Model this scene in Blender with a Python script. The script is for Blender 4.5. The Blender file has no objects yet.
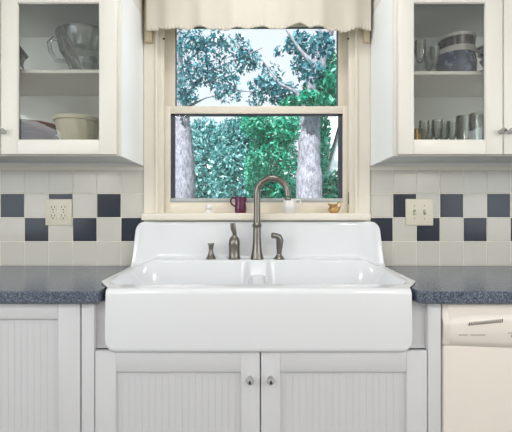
import bpy, bmesh, math, random
from mathutils import Vector, Matrix
random.seed(7)
PI = math.pi
CZ = 1.141           # camera height above the floor
F = 397.0
C = bpy.context.scene.collection
def at(px, py, D):
    return Vector(((px-256)/F*D, D, CZ+(216-py)/F*D))
def X(px, D): return (px-256)/F*D
def Z(py, D): return CZ+(216-py)/F*D

# ---------------------------------------------------------------- materials
def srgb(r, g, b):
    f = lambda c: (c/255/12.92) if c/255 <= .04045 else ((c/255+.055)/1.055)**2.4
    return (f(r), f(g), f(b), 1)
def mat(name, col, rough=.5, metal=0, spec=.5, bump=None, noise=None, trans=0, coat=0):
    m = bpy.data.materials.new(name); m.use_nodes = True
    nt = m.node_tree; b = nt.nodes['Principled BSDF']
    b.inputs['Base Color'].default_value = col
    b.inputs['Roughness'].default_value = rough
    b.inputs['Metallic'].default_value = metal
    b.inputs['Specular IOR Level'].default_value = spec
    b.inputs['Coat Weight'].default_value = coat
    tc = nt.nodes.new('ShaderNodeTexCoord')
    if noise:                                   # (scale, colour2, amount lo, hi)
        sc, c2, lo, hi = noise
        n = nt.nodes.new('ShaderNodeTexNoise'); n.inputs['Scale'].default_value = sc; n.inputs['Detail'].default_value = 4
        nt.links.new(tc.outputs['Object'], n.inputs['Vector'])
        r = nt.nodes.new('ShaderNodeValToRGB'); r.color_ramp.elements[0].position = lo; r.color_ramp.elements[1].position = hi
        r.color_ramp.elements[0].color = col; r.color_ramp.elements[1].color = c2
        nt.links.new(n.outputs['Fac'], r.inputs['Fac']); nt.links.new(r.outputs['Color'], b.inputs['Base Color'])
    if bump:
        sc, st = bump
        n = nt.nodes.new('ShaderNodeTexNoise'); n.inputs['Scale'].default_value = sc
        nt.links.new(tc.outputs['Object'], n.inputs['Vector'])
        bp = nt.nodes.new('ShaderNodeBump'); bp.inputs['Strength'].default_value = st; bp.inputs['Distance'].default_value = .002
        nt.links.new(n.outputs['Fac'], bp.inputs['Height']); nt.links.new(bp.outputs['Normal'], b.inputs['Normal'])
    return m
M = {}
M['wall'] = mat('painted_plaster', srgb(228, 224, 216), .6, bump=(60, .1))
M['ceil'] = mat('ceiling_paint', srgb(240, 238, 232), .8, bump=(40, .1))
M['floor'] = mat('slate_floor', srgb(112, 108, 104), .45, noise=(6, srgb(92, 90, 88), .3, .7))
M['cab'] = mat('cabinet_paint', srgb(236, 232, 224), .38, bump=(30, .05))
M['cabside_lit'] = mat('cabinet_side_window_lit', srgb(246, 247, 248), .4)  # cabinet paint whitened: window light on the side panels put into the colour
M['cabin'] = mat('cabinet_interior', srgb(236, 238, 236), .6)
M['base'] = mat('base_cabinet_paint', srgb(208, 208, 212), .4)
M['trim'] = mat('window_trim_paint', srgb(234, 227, 213), .4)
M['vinyl'] = mat('sash_vinyl', srgb(230, 221, 206), .35)
M['dark_edge'] = mat('dark_edge_strip', srgb(52, 60, 72), .4)  # dark strips edging the panes of both sashes
M['enamel'] = mat('white_enamel', srgb(226, 228, 232), .16, spec=.5, coat=.3)
M['tile'] = mat('cream_tile', srgb(210, 207, 198), .2, bump=(18, .08))
M['tileblue'] = mat('navy_tile', srgb(44, 51, 66), .14, spec=.35)
M['grout'] = mat('grout', srgb(246, 242, 230), .8)
M['plate'] = mat('ivory_plastic', srgb(228, 222, 205), .35)
M['dark'] = mat('dark_slot', srgb(30, 30, 32), .6)
M['gap'] = mat('seam_dark', srgb(60, 56, 50), .8)
M['nickel'] = mat('brushed_nickel', srgb(132, 128, 122), .30, metal=1)
M['steel'] = mat('polished_steel', srgb(190, 190, 188), .25, metal=1)
M['purple'] = mat('plum_glaze', srgb(92, 28, 66), .15, spec=.6)
M['china'] = mat('white_china', srgb(235, 232, 228), .15)
M['gold'] = mat('gold_lustre', srgb(205, 168, 112), .22, metal=.75)
M['red'] = mat('oxblood_glaze', srgb(140, 70, 62), .5)
M['slate'] = mat('slate_glaze', srgb(66, 66, 70), .4)
M['creamware'] = mat('creamware', srgb(228, 222, 200), .35)
M['bluegl'] = mat('cobalt_glaze', srgb(44, 58, 92), .15, noise=(34, srgb(120, 138, 165), .54, .64))
M['blackgl'] = mat('black_brown_glaze', srgb(48, 44, 46), .2, noise=(45, srgb(90, 86, 88), .5, .65))
M['rimwhite'] = mat('pale_rim_glaze', srgb(200, 198, 196), .2)
M['dw'] = mat('dishwasher_enamel', srgb(232, 224, 216), .3, coat=.2)
M['dwgrey'] = mat('grey_print', srgb(150, 145, 138), .5)
M['screw'] = mat('screw_metal', srgb(70, 62, 52), .4, metal=.6)
M['siding'] = mat('white_siding', srgb(235, 238, 242), .6)
M['roofing'] = mat('grey_shingle', srgb(120, 128, 138), .8, noise=(8, srgb(90, 98, 108), .4, .6))
M['lawn'] = mat('lawn', srgb(60, 130, 100), .9, noise=(3, srgb(40, 100, 80), .4, .6))
# speckled composite worktop
def worktop_mat():
    m = bpy.data.materials.new('speckled_worktop'); m.use_nodes = True; nt = m.node_tree; b = nt.nodes['Principled BSDF']
    tc = nt.nodes.new('ShaderNodeTexCoord')
    v = nt.nodes.new('ShaderNodeTexNoise'); v.inputs['Scale'].default_value = 260; v.inputs['Detail'].default_value = 3
    r = nt.nodes.new('ShaderNodeValToRGB'); e = r.color_ramp.elements
    e[0].position = .36; e[0].color = srgb(58, 66, 80); e[1].position = .66; e[1].color = srgb(124, 134, 150)
    mid = e.new(.5); mid.color = srgb(84, 93, 109)
    nt.links.new(tc.outputs['Object'], v.inputs['Vector']); nt.links.new(v.outputs['Fac'], r.inputs['Fac'])
    nt.links.new(r.outputs['Color'], b.inputs['Base Color'])
    b.inputs['Roughness'].default_value = .22
    return m
M['top'] = worktop_mat()
# beadboard: vertical grooves by bump
def bead_mat(col, pitch):
    m = bpy.data.materials.new('beadboard_paint'); m.use_nodes = True; nt = m.node_tree; b = nt.nodes['Principled BSDF']
    b.inputs['Base Color'].default_value = col; b.inputs['Roughness'].default_value = .42
    return m
# thin clear glass
def glass(name, tint=(1, 1, 1, 1), base=.04, diff=0.0, rough=.02):
    m = bpy.data.materials.new(name); m.use_nodes = True; nt = m.node_tree; nt.nodes.clear()
    o = nt.nodes.new('ShaderNodeOutputMaterial'); t = nt.nodes.new('ShaderNodeBsdfTransparent'); t.inputs[0].default_value = tint
    g = nt.nodes.new('ShaderNodeBsdfGlossy'); g.inputs['Roughness'].default_value = rough
    f = nt.nodes.new('ShaderNodeFresnel'); f.inputs['IOR'].default_value = 1.45
    a = nt.nodes.new('ShaderNodeMath'); a.operation = 'ADD'; a.inputs[1].default_value = base
    mx = nt.nodes.new('ShaderNodeMixShader')
    nt.links.new(f.outputs[0], a.inputs[0]); nt.links.new(a.outputs[0], mx.inputs[0])
    nt.links.new(t.outputs[0], mx.inputs[1]); nt.links.new(g.outputs[0], mx.inputs[2])
    last = mx
    if diff:
        d = nt.nodes.new('ShaderNodeBsdfDiffuse'); d.inputs[0].default_value = (.9, .93, .92, 1)
        m2 = nt.nodes.new('ShaderNodeMixShader'); m2.inputs[0].default_value = diff
        nt.links.new(mx.outputs[0], m2.inputs[1]); nt.links.new(d.outputs[0], m2.inputs[2]); last = m2
    nt.links.new(last.outputs[0], o.inputs[0])
    return m
M['pane'] = glass('window_glass', (.97, .99, .99, 1), 0)
M['cabpane'] = glass('cabinet_glass', (.98, .99, .985, 1), 0)
M['crystal'] = glass('cut_glass', (.90, .93, .92, 1), .05, .07, .05)
M['knobglass'] = glass('knob_glass', (.93, .93, .92, 1), .06, .25, .1)
def leaf_mat(name, c1, c2, c3):
    m = bpy.data.materials.new(name); m.use_nodes = True; nt = m.node_tree; nt.nodes.clear()
    o = nt.nodes.new('ShaderNodeOutputMaterial'); g = nt.nodes.new('ShaderNodeNewGeometry')
    r = nt.nodes.new('ShaderNodeValToRGB'); e = r.color_ramp.elements
    e[0].color = c1; e[1].color = c3; mid = e.new(.55); mid.color = c2
    d = nt.nodes.new('ShaderNodeBsdfDiffuse'); t = nt.nodes.new('ShaderNodeBsdfTranslucent'); gl = nt.nodes.new('ShaderNodeBsdfGlossy'); gl.inputs['Roughness'].default_value = .35
    mx = nt.nodes.new('ShaderNodeMixShader'); mx.inputs[0].default_value = .35
    m2 = nt.nodes.new('ShaderNodeMixShader'); m2.inputs[0].default_value = .08
    nt.links.new(g.outputs['Random Per Island'], r.inputs['Fac'])
    nt.links.new(r.outputs[0], d.inputs[0]); nt.links.new(r.outputs[0], t.inputs[0])
    nt.links.new(d.outputs[0], mx.inputs[1]); nt.links.new(t.outputs[0], mx.inputs[2])
    nt.links.new(mx.outputs[0], m2.inputs[1]); nt.links.new(gl.outputs[0], m2.inputs[2])
    nt.links.new(m2.outputs[0], o.inputs[0])
    return m
M['leafgreen'] = leaf_mat('emerald_leaves', srgb(0, 92, 74), srgb(0, 168, 136), srgb(130, 215, 192))
M['leafblue'] = leaf_mat('blue_green_leaves', srgb(40, 104, 106), srgb(78, 156, 156), srgb(170, 212, 220))
M['leafdark'] = leaf_mat('teal_leaves', srgb(30, 84, 100), srgb(62, 128, 140), srgb(120, 180, 192))
def bark_mat():
    m = mat('pale_bark', srgb(84, 86, 100), .9, noise=(9, srgb(158, 156, 168), .38, .6))
    nt = m.node_tree; n = nt.nodes['Noise Texture']; n.inputs['Detail'].default_value = 8; n.inputs['Roughness'].default_value = .8
    mp = nt.nodes.new('ShaderNodeMapping'); mp.inputs['Scale'].default_value = (3, 3, 1.2)
    tc = nt.nodes['Texture Coordinate']
    nt.links.new(tc.outputs['Object'], mp.inputs['Vector']); nt.links.new(mp.outputs[0], n.inputs['Vector'])
    return m
M['bark'] = bark_mat()
def cloth_mat():
    m = bpy.data.materials.new('cream_curtain_cloth'); m.use_nodes = True; nt = m.node_tree; nt.nodes.clear()
    o = nt.nodes.new('ShaderNodeOutputMaterial')
    tc = nt.nodes.new('ShaderNodeTexCoord'); w = nt.nodes.new('ShaderNodeTexWave'); w.inputs['Scale'].default_value = 60; w.bands_direction = 'Z'; w.inputs['Distortion'].default_value = 2
    nt.links.new(tc.outputs['Object'], w.inputs['Vector'])
    bp = nt.nodes.new('ShaderNodeBump'); bp.inputs['Strength'].default_value = .25; bp.inputs['Distance'].default_value = .002
    nt.links.new(w.outputs['Fac'], bp.inputs['Height'])
    d = nt.nodes.new('ShaderNodeBsdfDiffuse'); d.inputs[0].default_value = srgb(236, 230, 218)
    t = nt.nodes.new('ShaderNodeBsdfTranslucent'); t.inputs[0].default_value = srgb(236, 224, 204)
    nt.links.new(bp.outputs[0], d.inputs['Normal'])
    mx = nt.nodes.new('ShaderNodeMixShader'); mx.inputs[0].default_value = .3
    nt.links.new(d.outputs[0], mx.inputs[1]); nt.links.new(t.outputs[0], mx.inputs[2]); nt.links.new(mx.outputs[0], o.inputs[0])
    return m
M['cloth'] = cloth_mat()
def emit(name, col, s):
    m = bpy.data.materials.new(name); m.use_nodes = True; nt = m.node_tree; nt.nodes.clear()
    o = nt.nodes.new('ShaderNodeOutputMaterial'); e = nt.nodes.new('ShaderNodeEmission'); e.inputs[0].default_value = col; e.inputs[1].default_value = s
    nt.links.new(e.outputs[0], o.inputs[0]); return m
M['lampglow'] = emit('lamp_diffuser', (1, .93, .82, 1), 4)

# ---------------------------------------------------------------- mesh helpers
def B(): return bmesh.new()
def box(bm, x0, x1, y0, y1, z0, z1, bev=0, seg=2):
    vs = [bm.verts.new((x, y, z)) for x in (x0, x1) for y in (y0, y1) for z in (z0, z1)]
    fs = [(0,1,3,2),(4,6,7,5),(0,4,5,1),(2,3,7,6),(0,2,6,4),(1,5,7,3)]
    faces = [bm.faces.new([vs[i] for i in f]) for f in fs]
    if bev:
        es = list({e for f in faces for e in f.edges})
        bmesh.ops.bevel(bm, geom=es, offset=bev, segments=seg, affect='EDGES', profile=.5)
    return bm
def lathe(bm, prof, c=(0,0,0), n=32, axis='z', mod=None):
    c = Vector(c); rings = []
    for k, (r, h) in enumerate(prof):
        ring = []
        for i in range(n):
            a = 2*PI*i/n; rr = r*(mod(a, k) if mod else 1)
            p = Vector((rr*math.cos(a), rr*math.sin(a), h))
            if axis == 'y': p = Vector((p.x, -h, p.y))
            ring.append(bm.verts.new(c+p))
        rings.append(ring)
    for a, b in zip(rings, rings[1:]):
        for i in range(n):
            bm.faces.new((a[i], a[(i+1) % n], b[(i+1) % n], b[i]))
    if prof[0][0] > 1e-6: bm.faces.new(rings[0][::-1])
    if prof[-1][0] > 1e-6: bm.faces.new(rings[-1])
    bmesh.ops.remove_doubles(bm, verts=bm.verts, dist=1e-6)
    return bm
def tube(bm, pts, rad, n=14, flat=1.0):
    pts = [Vector(p) for p in pts]
    if not hasattr(rad, '__len__'): rad = [rad]*len(pts)
    t0 = (pts[1]-pts[0]).normalized()
    up = Vector((0, 1, 0)) if abs(t0.y) < .9 else Vector((1, 0, 0))
    u = t0.cross(up).normalized(); rings = []
    for i, p in enumerate(pts):
        t = ((pts[min(i+1, len(pts)-1)]-pts[max(i-1, 0)])).normalized()
        u = (u-t*u.dot(t)).normalized(); v = t.cross(u)
        rings.append([bm.verts.new(p+(u*math.cos(2*PI*k/n)+v*math.sin(2*PI*k/n)*flat)*rad[i]) for k in range(n)])
    for a, b in zip(rings, rings[1:]):
        for k in range(n): bm.faces.new((a[k], a[(k+1) % n], b[(k+1) % n], b[k]))
    bm.faces.new(rings[0][::-1]); bm.faces.new(rings[-1])
    return bm
def prism(bm, poly, z0, z1, bev=0):
    lo = [bm.verts.new((x, y, z0)) for x, y in poly]; hi = [bm.verts.new((x, y, z1)) for x, y in poly]
    n = len(poly); fs = [bm.faces.new(lo[::-1]), bm.faces.new(hi)]
    for i in range(n): fs.append(bm.faces.new((lo[i], lo[(i+1) % n], hi[(i+1) % n], hi[i])))
    if bev: bmesh.ops.bevel(bm, geom=list({e for f in fs for e in f.edges}), offset=bev, segments=3, affect='EDGES')
    return bm
origin = {}
def obj(name, bm, m, parent=None, smooth=35, loc=None):
    o0 = origin.get(parent.name, Vector((0, 0, 0))) if parent else Vector(loc or (0, 0, 0))
    bmesh.ops.recalc_face_normals(bm, faces=bm.faces)
    bmesh.ops.translate(bm, verts=bm.verts, vec=-o0)
    me = bpy.data.meshes.new(name)
    if smooth:
        for f in bm.faces: f.smooth = True
        for e in bm.edges:
            if len(e.link_faces) == 2 and e.calc_face_angle(0) > math.radians(smooth): e.smooth = False
    bm.to_mesh(me); bm.free()
    for x in (m if isinstance(m, (list, tuple)) else [m]): me.materials.append(x)
    o = bpy.data.objects.new(name, me); C.objects.link(o)
    if parent: o.parent = parent
    else: o.location = o0
    origin[o.name] = o0
    return o
def thing(name, label, cat, loc, group=None):
    o = bpy.data.objects.new(name, None); C.objects.link(o); o.location = loc; o.empty_display_size = .05
    origin[o.name] = Vector(loc); o['label'] = label; o['category'] = cat
    if group: o['group'] = group
    return o
def tag(o, label, cat, group=None, kind=None):
    o['label'] = label; o['category'] = cat
    if group: o['group'] = group
    if kind: o['kind'] = kind
    return o
def struct(name, bm, m, parent=None, smooth=35):
    o = obj(name, bm, m, parent, smooth)
    if not parent: o['kind'] = 'structure'
    return o
def dup(root, loc, label, rotz=0, scale=1):
    r = root.copy(); C.objects.link(r); r.location = loc; r.rotation_euler = (0, 0, rotz); r.scale = (scale,)*3; r['label'] = label
    for ch in list(root.children):
        c = ch.copy(); C.objects.link(c); c.parent = r
        for g in list(ch.children):
            d = g.copy(); C.objects.link(d); d.parent = c
    return r

# ---------------------------------------------------------------- the room shell
W = 1.83                    # wall distance
XL, XR, YB, H = -2.3, 2.5, -2.4, 2.44
ox0, ox1, oz0, oz1 = -.447, .451, CZ+.0, CZ+.955      # window opening in the wall
bm = B()
box(bm, XL, ox0, W, W+.14, 0, H); box(bm, ox1, XR, W, W+.14, 0, H)
box(bm, ox0, ox1, W, W+.14, 0, oz0); box(bm, ox0, ox1, W, W+.14, oz1, H)
struct('wall_back', bm, M['wall'], smooth=0)
WY0, WY1, WZ0, WZ1 = -1.7, .5, .95, 2.15        # side windows
for nm, xa in (('wall_left', XL-.1), ('wall_right', XR)):
    bm = B(); xb = xa+.1
    box(bm, xa, xb, YB, WY0, 0, H); box(bm, xa, xb, WY1, W+.14, 0, H); box(bm, xa, xb, WY0, WY1, 0, WZ0); box(bm, xa, xb, WY0, WY1, WZ1, H)
    struct(nm, bm, M['wall'], smooth=0)
struct('wall_front', box(B(), XL-.1, XR+.1, YB-.1, YB, 0, H), M['wall'], smooth=0)
struct('floor', box(B(), XL-.1, XR+.1, YB-.1, W+.14, -.08, 0), M['floor'], smooth=0)
struct('ceiling', box(B(), XL-.1, XR+.1, YB-.1, W+.14, H, H+.1), M['ceil'], smooth=0)
# soffits above the wall cabinets
SOFF = CZ+.90
struct('trim_1', box(B(), XL, -.514, W-.34, W, SOFF, H), M['wall'], smooth=0)
struct('trim_2', box(B(), .522, XR, W-.34, W, SOFF, H), M['wall'], smooth=0)
# side windows (out of frame)
for nm, xa in (('window_2', XL-.07), ('window_3', XR+.02)):
    bm = B(); xb = xa+.05
    box(bm, xa, xb, WY0, WY1, WZ0, WZ0+.06); box(bm, xa, xb, WY0, WY1, WZ1-.06, WZ1)
    for y in (WY0, (WY0+WY1)/2-.03, WY1-.06): box(bm, xa, xb, y, y+.06, WZ0+.06, WZ1-.06)
    w_ = struct(nm, bm, M['trim'], smooth=0)
    struct('pane', box(B(), xa+.02, xa+.025, WY0+.06, WY1-.06, WZ0+.06, WZ1-.06), M['pane'], w_, 0)

# ---------------------------------------------------------------- tile backsplash
CT = CZ-.227                 # worktop height
def tiles(name, xs0, pitch, n, dirn, blue, xlim, zp=.1098, skip_under=None):
    bm = B()
    x0, x1 = xlim
    box(bm, x0, x1, W-.0070, W, CT-.003, CZ+.228)
    nf = len(bm.faces)
    for f in bm.faces: f.material_index = 2
    for r in range(4):
        for k in range(n):
            a = xs0+dirn*pitch*k; b = a+dirn*pitch; a, b = min(a, b), max(a, b)
            if a < x0-.001: a = x0
            if b > x1+.001: b = x1
            if b-a < .01: continue
            c0 = set(bm.faces)
            z0 = CT+zp*r; z1 = min(z0+zp, CZ+.228)
            box(bm, a+.0015, b-.0015, W-.0085, W-.0065, z0+.0015, z1-.0015, .0008, 1)
            mi = 1 if (r, k) in blue else 0
            for f in set(bm.faces)-c0: f.material_index = mi
    return struct(name, bm, [M['tile'], M['tileblue'], M['grout']], smooth=0)
# rows counted from the worktop: row 1 and row 2 carry the navy checks
tiles('trim_3', X(145.6, W), -.1108*-1*-1 if False else .1108, 16, -1, {(1, k) for k in (0, 2, 4, 6, 8)} | {(2, k) for k in (1, 3, 5, 7)}, (XL, X(145.2, W)))
tiles('trim_4', X(369.0, W), .1078, 17, 1, {(1, k) for k in (0, 2, 4, 6, 8)} | {(2, k) for k in (1, 3, 5, 7)}, (X(369.5, W), XR))

# ---------------------------------------------------------------- window over the sink
win = struct('window_1', B(), M['trim'])   # filled below
bm = bmesh.new()
# casings with a bead, jamb liners, head
for s, xa, xb in ((-1, -.513, ox0), (1, .521, ox1)):
    a, b = min(xa, xb), max(xa, xb)
    box(bm, a, b, W-.02, W+.001, CZ+.012, CZ+1.06, .003)
    xi = xb
    box(bm, min(xi, xi-s*-.012), max(xi, xi-s*-.012), W-.028, W-.018, CZ+.012, CZ+1.0, .003)
box(bm, -.513, .521, W-.02, W+.001, oz1, CZ+1.06, .003)
bm.to_mesh(win.data); bm.free()
for s, xj in ((-1, ox0), (1, ox1)):
    a, b = (xj, xj+.012) if s < 0 else (xj-.012, xj)
    bm = B(); box(bm, a, b, W-.005, W+.12, CZ+.012, oz1)
    a2, b2 = (xj, xj+.022) if s < 0 else (xj-.022, xj)
    box(bm, a2, b2, W-.002, W+.018, CZ+.012, oz1, .003)
    obj('jamb', bm, M['trim'], win)
obj('head_jamb', box(B(), ox0, ox1, W-.005, W+.12, oz1-.02, oz1), M['trim'], win)
# stool (inner sill board)
obj('window_stool', box(B(), -.512, .512, W-.065, W+.12, CZ-.020, CZ+.013, .006, 3), M['trim'], win)
def sash(name, x0, x1, z0, z1, y0, y1, st, rb, rt, gk):
    bm = B()
    box(bm, x0, x0+st, y0, y1, z0, z1, .002); box(bm, x1-st, x1, y0, y1, z0, z1, .002)
    box(bm, x0+st-.001, x1-st+.001, y0, y1, z0, z0+rb, .002); box(bm, x0+st-.001, x1-st+.001, y0, y1, z1-rt, z1, .002)
    s = obj(name, bm, M['vinyl'], win)
    bm = B(); ym0, ym1 = y0+.008, y1-.008
    box(bm, x0+st, x0+st+gk, ym0, ym1, z0+rb, z1-rt); box(bm, x1-st-gk, x1-st, ym0, ym1, z0+rb, z1-rt)
    box(bm, x0+st, x1-st, ym0, ym1, z1-rt-gk*.45, z1-rt)
    obj('dark_edge', bm, M['dark_edge'], s)
    obj('pane', box(B(), x0+st, x1-st, (y0+y1)/2-.002, (y0+y1)/2+.002, z0+rb, z1-rt), M['pane'], s, 0)
    return s
sx0, sx1 = -.437, .443
lo = sash('lower_sash', sx0, sx1, CZ+.013, CZ+.513, W+.022, W+.052, .038, .068, .035, .019)
up = sash('upper_sash', sx0, sx1, CZ+.485, CZ+.945, W+.060, W+.090, .052, .035, .042, .004)
bm = B(); box(bm, sx0+.037, sx1-.037, W+.019, W+.024, CZ+.064, CZ+.083, .002)
obj('grey_strip', bm, mat('strip_grey', srgb(168, 172, 172), .4, metal=.3), lo)  # grey strip along the top of the lower sash's bottom rail
for px in (164, 348):
    p = at(px, 39, W-.0)
    obj('screw', lathe(B(), [(.0045, 0), (.0045, .003), (.002, .0045)], (p.x, W-.018 if False else W-.001, p.z), 12, 'y'), M['screw'], win)

# curtain rod with its brackets, valance
rod = thing('curtain_rod', 'curtain rod with small painted end brackets hidden behind the gathered valance', 'curtain rod', (0, W-.02, CZ+.83))
obj('rod', tube(B(), [(-.505, W-.07, CZ+1.0), (.513, W-.07, CZ+1.0)], .008), M['steel'], rod)
for px0, px1 in ((144.8, 152), (364, 369.8)):
    bm = B(); box(bm, X(px0, 1.79), X(px1, 1.79), W-.045, W-.0195, Z(42, 1.79), CZ+1.02, .003)
    obj('bracket', bm, mat('bracket_paint', srgb(205, 190, 160), .5), rod)
def valance():
    bm = B(); nx, nz = 420, 26; x0, x1 = -.484, .506
    rnd = random.Random(3); fold = []
    ph = [rnd.uniform(0, 6.28) for _ in range(6)]
    top, grid = CZ+1.02, []
    scal = [(168, 27.5), (194, 28.0), (206, 29.0), (222, 28), (246, 29), (262, 27), (276, 29.5), (292, 23.5), (312, 29), (330, 29.5), (372, 31)]
    for i in range(nx+1):
        u = i/nx; x = x0+(x1-x0)*u
        f = .8*.012*math.sin(u*38+ph[0]+1.2*math.sin(u*9+ph[4]))+.0025*math.sin(u*83+ph[1])+.004*math.sin(u*21+ph[2])
        px = 256+x/1.74*F
        hy = 28.2+1.5*math.sin(px*.115+.6)+.8*math.sin(px*.31)+(2.4 if px < 158 else 0)+(2.0 if px > 340 else 0)
        if 258 < px < 270: hy -= 1.8*math.sin((px-258)/12*PI)
        if 282 < px < 310: hy -= 5*math.sin((px-282)/28*PI)
        hz = Z(hy, 1.74); col = []
        for k in range(nz+1):
            v = k/nz; z = top+(hz-top)*v
            hem = .003*math.sin(u*400)*max(0, (v-.9)*10)
            col.append(bm.verts.new((x, 1.745+f*(.5+.5*v)+hem, z)))
        grid.append(col)
    for i in range(nx):
        for k in range(nz): bm.faces.new((grid[i][k], grid[i+1][k], grid[i+1][k+1], grid[i][k+1]))
    for f in list(bm.faces): pass
    o = obj('valance', bm, M['cloth'], None, 80)
    s = o.modifiers.new('thickness', 'SOLIDIFY'); s.thickness = .0012
    return tag(o, 'gathered cream cloth valance with a scalloped hem across the top of the window', 'curtain')
valance()

# ---------------------------------------------------------------- doors helpers
def frame_door(bm, x0, x1, z0, z1, y0, y1, st, bev=.003):
    box(bm, x0, x0+st, y0, y1, z0, z1, bev); box(bm, x1-st, x1, y0, y1, z0, z1, bev)
    box(bm, x0+st-.0005, x1-st+.0005, y0, y1, z0, z0+st, bev); box(bm, x0+st-.0005, x1-st+.0005, y0, y1, z1-st, z1, bev)
def frame4(bm, x0, x1, z0, z1, y0, y1, l, r, b, t, bev=.003):
    box(bm, x0, x0+l, y0, y1, z0, z1, bev); box(bm, x1-r, x1, y0, y1, z0, z1, bev)
    box(bm, x0+l-.0005, x1-r+.0005, y0, y1, z0, z0+b, bev); box(bm, x0+l-.0005, x1-r+.0005, y0, y1, z1-t, z1, bev)
def knob(parent, x, y, z, r=.017):
    k = obj('knob', lathe(B(), [(.0, 0), (.009, 0), (.008, .008), (r*.9, .014), (r, .020), (r*.8, .027), (r*.3, .030), (0, .030)], (x, y, z), 12, 'y'), M['knobglass'], parent, 20)
    obj('screw', lathe(B(), [(0, .026), (.0042, .026), (.0042, .0335), (0, .034)], (x, y, z), 10, 'y'), M['screw'], k)
    return k

# ---------------------------------------------------------------- wall cabinets
DF, DD = 1.50, 1.48          # face frame front, door front
def wall_cabinet(x_in, sgn, doors, shelf_z, label):
    """x_in: side next to the window; sgn -1 = runs to the left"""
    width = .90; xo = x_in+sgn*width
    a, b = min(x_in, xo), max(x_in, xo)
    zb, zt = CZ+.229, CZ+.90
    t = thing('wall_cabinet', label, 'cabinet', ((a+b)/2, W-.17, zb), 'wall cabinets beside the window')
    for xa in (a, b-.016): obj('side_panel', box(B(), xa, xa+.016, DF+.018, W-.001, zb, zt), M['cabside_lit'], t, 0)
    obj('bottom_panel', box(B(), a+.016, b-.016, DF+.018, W-.001, CZ+.243, CZ+.258), M['cabin'], t, 0)
    obj('top_panel', box(B(), a+.016, b-.016, DF+.018, W-.001, CZ+.815, zt), M['cabin'], t, 0)
    bm = B(); 
    box(bm, a+.016, b-.016, W-.018, W-.001, zb, CZ+.815)
    obj('back_panel', bm, M['cabin'], t, 0)
    bm = B(); mid = (a+b)/2
    xd = sorted([d for dd in doors for d in dd[:2]])
    frame4(bm, a, b, zb-.002, zt, DF, DF+.018, .03, .03, .03, .09, .0015)
    box(bm, xd[1]-.012, xd[2]+.012, DF+.0005, DF+.018, zb, zt-.01)
    obj('face_frame', bm, M['cab'], t)
    bm = B(); box(bm, a+.016, b-.016, DF+.022, W-.02, shelf_z-.014, shelf_z, .002); box(bm, a+.02, b-.02, W-.023, W-.018, zb-.006, zb+.004)
    obj('shelf', bm, M['cab'], t)
    for (x0, x1, gx0, gx1, kx) in doors:
        bm = B(); z0, z1 = zb+.001, CZ+.862
        frame4(bm, x0, x1, z0, z1, DD, DF-.001, gx0-x0, x1-gx1, CZ+.284-z0, z1-CZ-.797, .003)
        frame4(bm, gx0-.006, gx1+.006, CZ+.278, CZ+.803, DD+.004, DD+.012, .008, .008, .008, .008, .002)
        d = obj('door', bm, M['cab'], t)
        obj('pane', box(B(), gx0-.004, gx1+.004, DD+.012, DD+.015, CZ+.28, CZ+.80), M['cabpane'], d, 0)
        knob(d, kx, DD, Z(132, DD), .012)
    return t
dl0, dl1 = X(.8, DD), X(116, DD); w_ = dl1-dl0
wall_cabinet(-.514, -1, [(dl0, dl1, X(17, DD), X(99, DD), X(4.5, DD)), (dl0-.004-.40, dl0-.004, dl0-.404+.058, dl0-.062, dl0-.03)], CZ+.562,
             'cream wall cabinet left of the window with glass doors over cream and red crockery')
dr0, dr1 = X(398.8, DD), X(503, DD)
wall_cabinet(.522, 1, [(dr0, dr1, X(414, DD), X(486, DD), X(500.3, DD)), (dr1+.004, dr1+.40, dr1+.068, dr1+.335, dr1+.022)], CZ+.556,
             'cream wall cabinet right of the window with glass doors over blue bowls and glasses')

# ---------------------------------------------------------------- crockery
def bowl_prof(r, h, foot=.45, th=.004, bulge=.5):
    pr = [(0, 0), (r*foot, 0), (r*foot, .006)]
    for k in range(1, 8):
        t = k/7; pr.append((r*(foot+(1-foot)*t**bulge), .006+(h-.006)*t))
    pr.append((r-th, h))
    for k in range(6, -1, -1):
        t = k/7; pr.append((max(r*(foot+(1-foot)*t**bulge)-th, .002), .006+th+(h-.006-th)*t))
    pr.append((0, .006+th))
    return pr
ZF = CZ+.258; ZSL = CZ+.562; ZSR = CZ+.556
# left, lower shelf
c = at(78, 130, 1.62); c.z = ZF
t = thing('mixing_bowl', 'cream mixing bowl with raised leaf pattern on the bottom shelf of the left cabinet', 'bowl', c)
obj('bowl', lathe(B(), bowl_prof(.088, .137, .55, .005, .6), c, 96, mod=lambda a, k: 1+(.018*math.sin(a*14+k*.9) if 3 <= k <= 8 else 0)), M['creamware'], t, 60)
bm = B(); lathe(bm, [(.084, .122), (.091, .122), (.0925, .129), (.091, .138), (.084, .138), (.084, .122)], c, 64)
obj('rim', bm, M['creamware'], t)
cr = at(33, 130, 1.63)
for k in range(5):
    z = ZF+.0+k*.017; r = .098-.003*(k % 2)
    p = Vector((cr.x, cr.y, z+.0))
    bm = lathe(B(), [(0, 0), (r*.6, 0), (r*.65, .004), (r, .021), (r-.002, .024), (r*.62, .008), (0, .007)], (0, 0, 0), 48)
    o = obj('dinner_plate', bm, M['red'] if k > 0 else M['slate'], None)
    o.location = p+Vector((0, 0, .012)); 
    wh = ['grey', 'red brown', 'red brown', 'red brown', 'red brown'][k]
    lab = ['slate grey plate at the bottom of the plate stack in the left cabinet', 'red brown plate second from the bottom of the stack beside the cream bowl',
           'red brown plate in the middle of the stack beside the cream bowl', 'red brown plate second from the top of the stack beside the cream bowl',
           'red brown plate on top of the stack beside the cream mixing bowl'][k]
    if k == 0: o.location.z = ZF
    else: o.location.z = ZF+.024+(k-1)*.0175*1.3
    tag(o, lab, 'plate', 'plates stacked in the left cabinet')
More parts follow.
